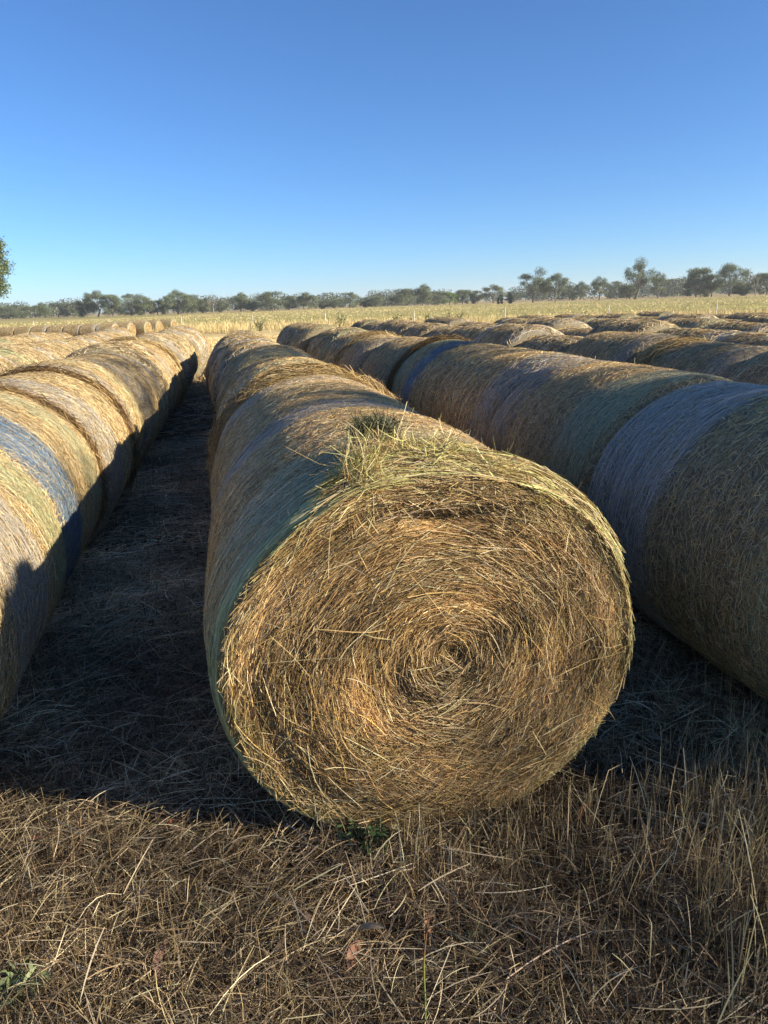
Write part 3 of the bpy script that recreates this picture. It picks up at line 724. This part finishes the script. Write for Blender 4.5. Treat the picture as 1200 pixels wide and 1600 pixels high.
def leaf_mesh(ln, wd, curl, col):
    k = 9; s = np.linspace(0, 1, k); hw = wd / 2 * np.sin(np.pi * s ** .8) ** .8 + .0005
    z = curl * np.sin(np.pi * s) * ln; bend = .12 * ln * np.sin(np.pi * s)
    V = np.concatenate([np.stack([ln * s, bend + hw, z + .25 * hw], -1), np.stack([ln * s, bend, z], -1), np.stack([ln * s, bend - hw, z + .25 * hw], -1)])
    Q = [(r * k + i, (r + 1) * k + i, (r + 1) * k + i + 1, r * k + i + 1) for r in range(2) for i in range(k - 1)]
    b = Bag(); b.add(V, np.array(Q), np.tile(np.array(col), (len(V), 1)) * np.exp(rng.normal(0, .12, (len(V), 1)))); return b.mesh('fallen_leaf', M_LEAF)
LEAVES = [((905, 1297), .085, .018, .25, (.50, .17, .06), .6, 'curled orange gum leaf lying right of the front bale'),
          ((545, 1535), .10, .026, .12, (.34, .17, .11), 1.2, 'broad reddish brown leaf in the centre foreground straw'),
          ((250, 1555), .11, .022, .1, (.30, .17, .13), 1.6, 'long dull pink leaf in the lower left foreground'),
          ((265, 1310), .08, .018, .15, (.46, .17, .11), .8, 'red leaf at the sunlit edge left of the front bale'),
          ((30, 1345), .10, .020, .1, (.34, .16, .10), .3, 'red brown leaf beside the left edge of the foreground'),
          ((215, 1435), .07, .020, .1, (.46, .35, .22), .8, 'pale tan leaf in the left foreground straw'),
          ((60, 1152), .10, .022, .1, (.30, .24, .18), 0, 'pale leaf in the shaded gap left of front bale'),
          ((1035, 1175), .075, .022, .15, (.32, .27, .20), 2.4, 'pale leaf in the shade right of the front bale')]
for (q, ln, wd, cu, col, rz, lab) in LEAVES:
    x, y = gp(*q); o = link('fallen_leaf', leaf_mesh(ln, wd, cu, col)); o.location = (x, y, float(gz(x, y)) + .045); o.rotation_euler = (rng.normal(0, .3), rng.normal(0, .25), rz)
    tag(o, lab, 'leaf')
lit = Bag()
n = 420; x = rng.uniform(-2, 2.4, n); y = rng.uniform(.9, 4.0, n); k = in_view(x, y) & ~under_bale(x, y); x, y = x[k], y[k]; n = len(x)
az = rng.uniform(0, 6.28, n); q = np.linspace(0, 1, 6); ln = rng.uniform(.04, .10, n)
D = np.stack([np.cos(az), np.sin(az), rng.normal(0, .25, n)], -1)
cl = np.stack([x, y, gz(x, y) + rng.uniform(.01, .06, n)], -1)[:, None] + D[:, None] * (q[None] * ln[:, None])[..., None]; cl[..., 2] += (np.sin(q * np.pi) * .12)[None] * ln[:, None]
lit.add(*ribbons(cl, np.repeat(unit(rng.normal(0, .5, (n, 3)) + [0, 0, 1])[:, None], 6, 1), rng.uniform(.010, .020, n), palette(n, [(.30, .19, .12), (.36, .27, .17), (.24, .15, .10), (.40, .20, .12)], [.35, .3, .25, .1]), taper=.1))
o = link('leaf_litter', lit.mesh('leaf_litter', M_LEAF)); tag(o, 'dry gum leaves scattered through the straw', 'leaves', kind='stuff')

# ------------------------------------------------------------------ fence
def fence():
    pts = [ray_at(px, d)[:2] for px, d in ((-60, 94), (50, 88), (168, 82), (282, 76), (393, 71), (508, 66), (647, 61), (790, 56.5), (953, 52), (1122, 48.5), (1310, 45))]
    c = pts[5]; root = empty('wire_fence', (c[0], c[1], float(gz(*c))))
    off = np.array([c[0], c[1], float(gz(*c))]); tops = []
    for x, y in pts:
        z = float(gz(x, y)); a = np.array([x, y, z - .1]) - off; lean = rng.normal(0, .02, 2)
        P = [a, a + [lean[0] * .7, lean[1] * .7, .75], a + [lean[0] * 1.4, lean[1] * 1.4, 1.45]]
        V, Q = tube(P, [.035, .034, .03], 8); V = np.concatenate([V, [P[-1] + np.array([0, 0, .012])]])
        me = bpy.data.meshes.new('post'); me.from_pydata(V.tolist(), [], Q.tolist() + [(16 + j, 16 + (j + 1) % 8, 24) for j in range(8)]); me.materials.append(M_POST)
        link('post', me, root); tops.append(a + [0, 0, .1])
    tops = np.array(tops)
    for h in (.35, .65, .95, 1.25):
        V, Q = tube(tops + np.array([0, .04, h]), .004, 4); link('wire', mesh_data('wire', V, Q, None, M_WIRE), root)
    tag(root, 'wire fence on thin pale posts crossing the paddock behind the bales', 'fence')
fence()
for px, d, h, lab in [(404, 66, .8, 'grey green bush by the fence beyond the middle row'), (532, 62, .95, 'grey green bush right of the pale fence post beyond the middle row'),
                      (618, 60, 1.0, 'widest grey green bush left of the next fence post'), (640, 59, .6, 'small bush against a fence post behind the right rows'),
                      (668, 62, .8, 'thin bush just right of a fence post'), (702, 57, .9, 'bush between two fence posts, left of a pair'), (716, 58, .85, 'bush between two fence posts, right of a pair'),
                      (452, 63, .4, 'dark little weed beyond the end of the middle row'), (918, 47, .75, 'leaning feathery weed behind the right rows'), (842, 52, .5, 'slender dark weed standing in the dry grass on the right')]:
    p = ray_at(px, d)
    weed('fence_bush', (p[0], p[1]), h * 1.35, .7, 420, ([(.12, .145, .06), (.17, .19, .085), (.085, .105, .045)], [.4, .3, .3]), lab, 'bush', leafw=.06, leafl=.17, lean=.6)

# ------------------------------------------------------------------ trees
def tree_meshes(seed, h, w, bare=False, dense=1.0, leaf=.55, hue=(1, 1, 1), low=.25, droop=.2, nl=5200, nc=26, cs=1.0):
    """a gum tree: tapered trunk, forking limbs, and a crown of leaf clumps of uneven size carried by the limbs"""
    r = np.random.default_rng(seed); T = Bag()
    def limb(p, q, r0, r1, wob, sides=6, k=6):
        p, q = np.array(p, float), np.array(q, float); t = np.linspace(0, 1, k)[:, None]
        m = (p + q) / 2 + np.array([(p[0] - q[0]) * .12, (p[1] - q[1]) * .12, -abs(q[2] - p[2]) * .05]) + r.normal(0, wob, 3)
        pts = (1 - t) ** 2 * p + 2 * t * (1 - t) * m + t * t * q; pts[1:-1] += r.normal(0, wob * .25, (k - 2, 3))
        V, Q = tube(pts, np.linspace(r0, r1, k), sides); T.add(V, Q, np.ones((len(V), 3))); return pts
    fork = h * r.uniform(.18, .32); base = limb((0, 0, -.3), (r.normal(0, .03) * h, r.normal(0, .03) * h, fork), h * .026, h * .020, h * .01, 8)
    f0 = base[-1]
    nc_ = nc if not bare else 16
    t = r.random(nc_); az = r.uniform(0, 6.283, nc_); zc = low * h + (.90 - low) * h * t ** .9
    shp = np.sqrt(np.clip(1 - ((t - .36) / .68) ** 2, 0, 1))
    rad = w / 2 * .80 * shp * np.sqrt(r.uniform(.12, 1, nc_)) * (1 + .18 * np.sin(2 * az + seed))
    cen = np.stack([rad * np.cos(az), rad * np.sin(az), zc], -1)
    nm = 5; ma = np.sort(r.uniform(0, 6.283, nm)); mains = []
    for i in range(nm):
        e = np.array([math.cos(ma[i]) * w * .20, math.sin(ma[i]) * w * .20, h * r.uniform(.45, .68)])
        mains.append(limb(f0, e, h * .015, h * .008, h * .02, 6))
    for c in cen:
        d = [np.linalg.norm(mn - c, axis=1).min() for mn in mains]; mn = mains[int(np.argmin(d))]
        j = int(np.argmin(np.linalg.norm(mn - c, axis=1) + .6 * np.maximum(mn[:, 2] - c[2], 0)))
        lp = limb(mn[j], c, h * .007, h * .0025, h * .02, 5)
        if bare:
            for q in range(4):
                e = lp[-1 - q % 3] + unit(r.normal(0, 1, 3) + np.array([c[0], c[1], h * .12]) / (w * .2)) * h * r.uniform(.06, .14)
                limb(lp[-1 - q % 3], e, h * .003, h * .0012, h * .008, 4, 4)
    trunk = mesh_data('trunk', np.concatenate(T.V), np.concatenate(T.Q), None, M_DEAD if bare else M_BARK, True)
    if bare: return trunk, None
    sz = r.uniform(.5, 1.2, nc_) * cs
    n = int(nl * dense); pw = sz ** 2 / (sz ** 2).sum(); ci = r.choice(nc_, n, p=pw)
    cl_hue = np.exp(r.normal(0, .16, (nc_, 1)))
    off = unit(r.normal(0, 1, (n, 3))) * (r.random((n, 1)) ** .42)
    # clumps break up into sprays
    sp_ = unit(r.normal(0, 1, (nc_, 7, 3))); pick = sp_[ci, r.integers(0, 7, n)]
    off = off * .62 + pick * .45 * r.random((n, 1)) ** .5
    P = cen[ci] + off * (sz[ci, None] * np.array([w * .20, w * .20, h * .175]))
    P[:, 2] -= droop * np.abs(r.normal(0, 1, n)) * h * .03
    nrm = unit(r.normal(0, 1, (n, 3))); dr = unit(r.normal(0, .6, (n, 3)) + np.array([0, 0, -.55])); sd_ = unit(np.cross(dr, nrm))
    L_ = leaf * r.uniform(.6, 1.3, n)[:, None]; Wd = L_ * .42
    V = np.stack([P - dr * L_ * .5, P + sd_ * Wd * .5, P + dr * L_ * .5, P - sd_ * Wd * .5], 1).reshape(-1, 3)
    Q = np.arange(4 * n).reshape(n, 4)
    base = np.array([[.14, .165, .085], [.175, .195, .105], [.11, .135, .07]])[r.integers(0, 3, n)] * np.array(hue)
    return trunk, mesh_data('crown', V, Q, np.repeat(base * cl_hue[ci], 4, 0), M_LEAF)
VAR = [tree_meshes(1, 16, 15, low=.14, nl=10000, nc=34), tree_meshes(2, 14, 16, dense=1.3, low=.06, nl=9000, nc=40), tree_meshes(3, 18, 16, dense=.9, low=.24, nl=9000, nc=28), tree_meshes(4, 12, 13, dense=1.4, low=.04, nl=8000, leaf=.5, nc=36), tree_meshes(5, 15, 17, dense=1.1, low=.10, nl=9000, nc=36)]
VH = [16, 14, 18, 12, 15]; VW = [15, 16, 16, 13, 17]
BIG = [(tree_meshes(21, 20, 17, low=.30, dense=1.1, nl=8500, leaf=.5, nc=22), 20, 17), (tree_meshes(23, 17, 17, low=.28, dense=1.2, nl=8500, leaf=.5), 17, 17), (tree_meshes(31, 18, 12, low=.3, dense=1.0, nl=8000, leaf=.5), 18, 12)]
BRIGHT = tree_meshes(41, 8, 8, dense=1.2, low=.12, nl=4500, leaf=.4, hue=(1.35, 1.5, .8))
DARK = tree_meshes(43, 7, 5, dense=1.4, low=.02, nl=4000, leaf=.35, hue=(.7, .75, .75))
BARE = [tree_meshes(51, 14, 11, True), tree_meshes(54, 14, 12, True)]
def put_tree(name, px, top, base, d, wpx, var, vh, vw, label, group=None, first=None):
    p = ray_at(px, d); z = float(gz(p[0], p[1])); root = empty(name, (p[0], p[1], z), rng.uniform(0, 6.28))
    h = max(2.0, (base - top) / F * d * .98); w = wpx / F * d
    root.scale = (w / vw, w / vw, h / vh)
    link('trunk', var[0], root)
    if var[1] is not None: link('crown', var[1], root)
    return tag(root, label, 'tree', group)
G_T = 'gum trees along the far side of the paddock'
def base_y(px): return 497 - px * 38.5 / 1200
# (px, top, width px, which, distance, what it looks like)
TREES = [
 (8, 478, 34, 1, 480, 'low hazy gum tree at left end of the far tree line'), (34, 477, 30, 3, 500, 'low hazy gum tree, second from left end of tree line'),
 (64, 474, 26, 0, 450, 'rounder green gum among the low hazy trees far left'), (92, 473, 34, 1, 500, 'hazy gum right of the round green one far left'), (118, 472, 28, 4, 490, 'hazy gum touching the tall left clump'),
 (136, 466, 26, 3, 400, 'leftmost tree of the tall dense clump on the left'), (152, 454, 34, 2, 390, 'tallest tree of the dense left clump'), (176, 459, 32, 1, 380, 'second broad tree of the dense left clump'),
 (205, 457, 36, 4, 385, 'broad rounded tree in the middle of the left clump'), (226, 463, 30, 3, 375, 'bushy tree on the right side of left clump'), (246, 467, 26, 1, 380, 'shorter tree in the dip between two left clumps'),
 (262, 461, 24, 3, 375, 'left tree of the second clump'), (278, 452, 32, 2, 385, 'tallest tree of the second clump'), (299, 458, 30, 1, 375, 'dense tree left of the bare dead tree'), (318, 464, 22, 3, 380, 'small dense tree just left of the dead tree'),
 (348, 469, 20, 3, 400, 'short pale tree just right of the dead tree'), (376, 457, 30, 0, 385, 'rounded gum right of the dead tree'), (396, 468, 20, 3, 390, 'short tree between two rounded gums'),
 (426, 453, 42, 4, 380, 'wide gum above the end of the middle row'), (451, 460, 26, 1, 385, 'dense gum beside the wide gum above the middle row'), (483, 456, 36, 0, 380, 'rounded gum straight above the first right row end'),
 (507, 466, 22, 3, 400, 'low gum between two rounded gums near centre'), (524, 466, 22, 1, 400, 'low dense gum left of a taller central gum'), (545, 454, 32, 4, 385, 'taller gum at the centre of the tree line'), (568, 463, 24, 3, 395, 'squat gum right of the central gum'), (586, 461, 24, 1, 390, 'rounded squat gum before the hazy gap'),
 (607, 465, 30, 3, 520, 'hazy blue far tree in the low gap'), (630, 449, 36, 1, 400, 'hazy broad gum left of the tall central dark gum'), (661, 444, 32, 0, 380, 'dark tall rounded gum right of the hazy gap'), (684, 453, 24, 4, 400, 'gum behind the bright green bushy tree'),
 (723, 451, 28, 1, 385, 'gum just right of the bright green bushy tree'), (746, 453, 24, 3, 395, 'mid height gum left of two dark cypress shaped trees'), (771, 444, 34, 2, 385, 'open crowned gum above two dark cone trees'),
 (803, 456, 30, 3, 500, 'hazy far tree left of the large spreading gum'), (890, 446, 22, 3, 430, 'small hazy tree right of the paired large gums'), (907, 441, 24, 0, 400, 'narrow gum left of the bright rounded gum'),
 (960, 441, 30, 3, 480, 'hazy trees left of the tallest gum'), (984, 444, 34, 1, 360, 'low dark tree at the foot of the tallest gum'), (1050, 438, 44, 1, 560, 'pale hazy wide tree in the gap right of the tallest gum'), (1072, 440, 30, 4, 520, 'pale hazy tree before the right clump'),
 (1088, 420, 40, 1, 340, 'dark broad tree at left of the right clump'), (1112, 430, 30, 3, 345, 'lower tree in the middle of the right clump'), (1160, 441, 26, 3, 345, 'small tree left of the right dead tree'), (1198, 427, 34, 1, 340, 'dark tree cut by the right edge')]
for (px, top, w, v, d, lab) in TREES:
    put_tree('gum_tree', px, top, base_y(px), d, w * 1.25, VAR[v], VH[v], VW[v], lab, G_T)
for (px, top, w, v, d, lab) in [(833, 421, 50, 0, 330, 'large open spreading gum, left of a pair on the right'), (868, 427, 38, 1, 330, 'large open gum, right of a pair on the right'), (993, 408, 46, 0, 320, 'tallest gum of the line with pale forked trunk'),
                                (1029, 428, 24, 2, 325, 'slim gum leaning beside the tallest gum'), (937, 434, 28, 2, 340, 'bright rounded gum between the pair and the tallest'), (1140, 416, 38, 1, 335, 'big open gum left of the right dead tree')]:
    put_tree('gum_tree', px, top, base_y(px), d, w * 1.2, *BIG[v], lab, G_T)
put_tree('bushy_tree', 702, 455, 475, 330, 24, BRIGHT, 8, 8, 'bright green bushy tree standing before the grey gums', G_T)
put_tree('dark_cone_tree', 782, 458, 472, 330, 12, DARK, 7, 5, 'dark squat cypress, left of two under the open gum', G_T)
put_tree('dark_cone_tree', 797, 456, 472, 330, 9, DARK, 7, 5, 'dark slim cypress, right of two under the open gum', G_T)
put_tree('dead_tree', 333, 453, 487, 370, 30, BARE[0], 14, 11, 'bare dead tree between the left clumps', G_T)
put_tree('dead_tree', 1181, 425, 459, 330, 30, BARE[1], 14, 12, 'bare bleached dead tree near the right edge', G_T)
# a far belt of woodland behind them that reads as one mass
fbm = Bag(); rr_ = np.random.default_rng(5)
for i in range(130):
    px = rr_.uniform(-120, 1320); p = ray_at(px, rr_.uniform(430, 600)); h = rr_.uniform(6, 12); w = rr_.uniform(12, 24); n = 800
    u_ = unit(rr_.normal(0, 1, (n, 3))) * (rr_.random((n, 1)) ** .4) * np.array([w / 2, w / 2, h / 2]); P = u_ + np.array([p[0], p[1], float(gz(p[0], p[1])) + h * .5])
    a_ = unit(rr_.normal(0, 1, (n, 3))); b_ = unit(np.cross(a_, rr_.normal(0, 1, (n, 3)))); s_ = rr_.uniform(.3, .6, (n, 1))
    V = np.stack([P - a_ * s_, P + b_ * s_ * .6, P + a_ * s_, P - b_ * s_ * .6], 1).reshape(-1, 3)
    fbm.add(V, np.arange(4 * n).reshape(n, 4), np.tile(np.array([.115, .128, .08]) * np.exp(rr_.normal(0, .15)), (4 * n, 1)))
o = link('distant_woodland', fbm.mesh('distant_woodland', M_LEAF)); tag(o, 'hazy grey woodland behind the tree line', 'woodland', kind='stuff')
# the nearer tree whose hanging leaves enter at the left edge
near_tree = tree_meshes(61, 8.9, 8.4, dense=1.0, low=.50, nl=46000, leaf=.17, hue=(.8, .85, .7), droop=.8, nc=64, cs=.6)
p = ray_at(-43, 62); rt = empty('gum_tree', (p[0], p[1], float(gz(p[0], p[1]))), 1.0)
link('trunk', near_tree[0], rt); link('crown', near_tree[1], rt)
tag(rt, 'nearer gum tree with hanging leaves entering at the left edge', 'tree')

# trees that stand to the right of the rows, outside the picture, and shade the near bales and part of the foreground
for (tx, ty, hh, ww, seed, dn, lo, lab) in [(14.3, -.65, 7.8, 3.6, 71, 1.3, .40, 'small gum tree to the right that shades the front bale top'), (15.0, 2.4, 9.5, 4.0, 72, 1.0, .3, 'taller gum tree to the right that shades the near right rows'),
                                            (38.5, -10.4, 18.2, 7.5, 73, .55, .3, 'big open gum tree far to the right that dapples the foreground')]:
    tm = tree_meshes(seed, hh, ww, dense=dn, low=lo, nl=9000, leaf=.14 if hh < 12 else .22, droop=.1); rt = empty('gum_tree', (tx, ty, float(gz(tx, ty))), 0)
    link('trunk', tm[0], rt); link('crown', tm[1], rt); tag(rt, lab, 'tree')

# the morning air: pale haze that greys the far trees
def haze():
    m, nt, out = nodes('pale_air'); v = N(nt, 'VolumePrincipled')
    v.inputs['Density'].default_value = HAZE; v.inputs['Color'].default_value = (.93, .95, 1.0, 1); v.inputs['Anisotropy'].default_value = .2
    nt.links.new(v.outputs[0], out.inputs['Volume'])
    x0, x1, z0, z1 = -2650, 2650, -2.0, 32.0
    V = [(x, y, z) for z in (z0, z1) for x, y in ((x0, x0), (x1, x0), (x1, x1), (x0, x1))]
    o = link('haze', mesh_data('haze', V, [(3, 2, 1, 0), (4, 5, 6, 7), (0, 1, 5, 4), (1, 2, 6, 5), (2, 3, 7, 6), (3, 0, 4, 7)], None, m)); tag(o, 'thin pale haze over the paddock', 'haze', kind='stuff')
HAZE = .00022
haze()

# ------------------------------------------------------------------ light
SUNH = np.array([2.341, -.732]); SUNH /= np.linalg.norm(SUNH); EL = R(22.2)
sd3 = Vector((SUNH[0] * math.cos(EL), SUNH[1] * math.cos(EL), math.sin(EL)))
sun = bpy.data.lights.new('sun', 'SUN'); sun.energy = 5.0; sun.angle = R(.53); sun.color = (1, .91, .72)
so = bpy.data.objects.new('sun', sun); C.objects.link(so); so.rotation_euler = sd3.to_track_quat('Z', 'Y').to_euler()
w = bpy.data.worlds.new('World'); scene.world = w; w.use_nodes = True
nt = w.node_tree; bg = nt.nodes['Background']; sky = nt.nodes.new('ShaderNodeTexSky'); sky.sky_type = 'NISHITA'; sky.sun_disc = False
sky.sun_elevation = EL; sky.sun_rotation = math.atan2(SUNH[0], SUNH[1]); sky.air_density = .9; sky.dust_density = .0; sky.ozone_density = 8.6; sky.altitude = 100
nt.links.new(sky.outputs[0], bg.inputs[0]); bg.inputs[1].default_value = .076
scene.view_settings.view_transform = 'Standard'; scene.view_settings.look = 'None'; scene.view_settings.gamma = 1; scene.view_settings.exposure = 1.25
scene.render.engine = 'CYCLES'; scene.cycles.use_denoising = True
scene.cycles.max_bounces = 8; scene.cycles.diffuse_bounces = 6; scene.cycles.transparent_max_bounces = 4
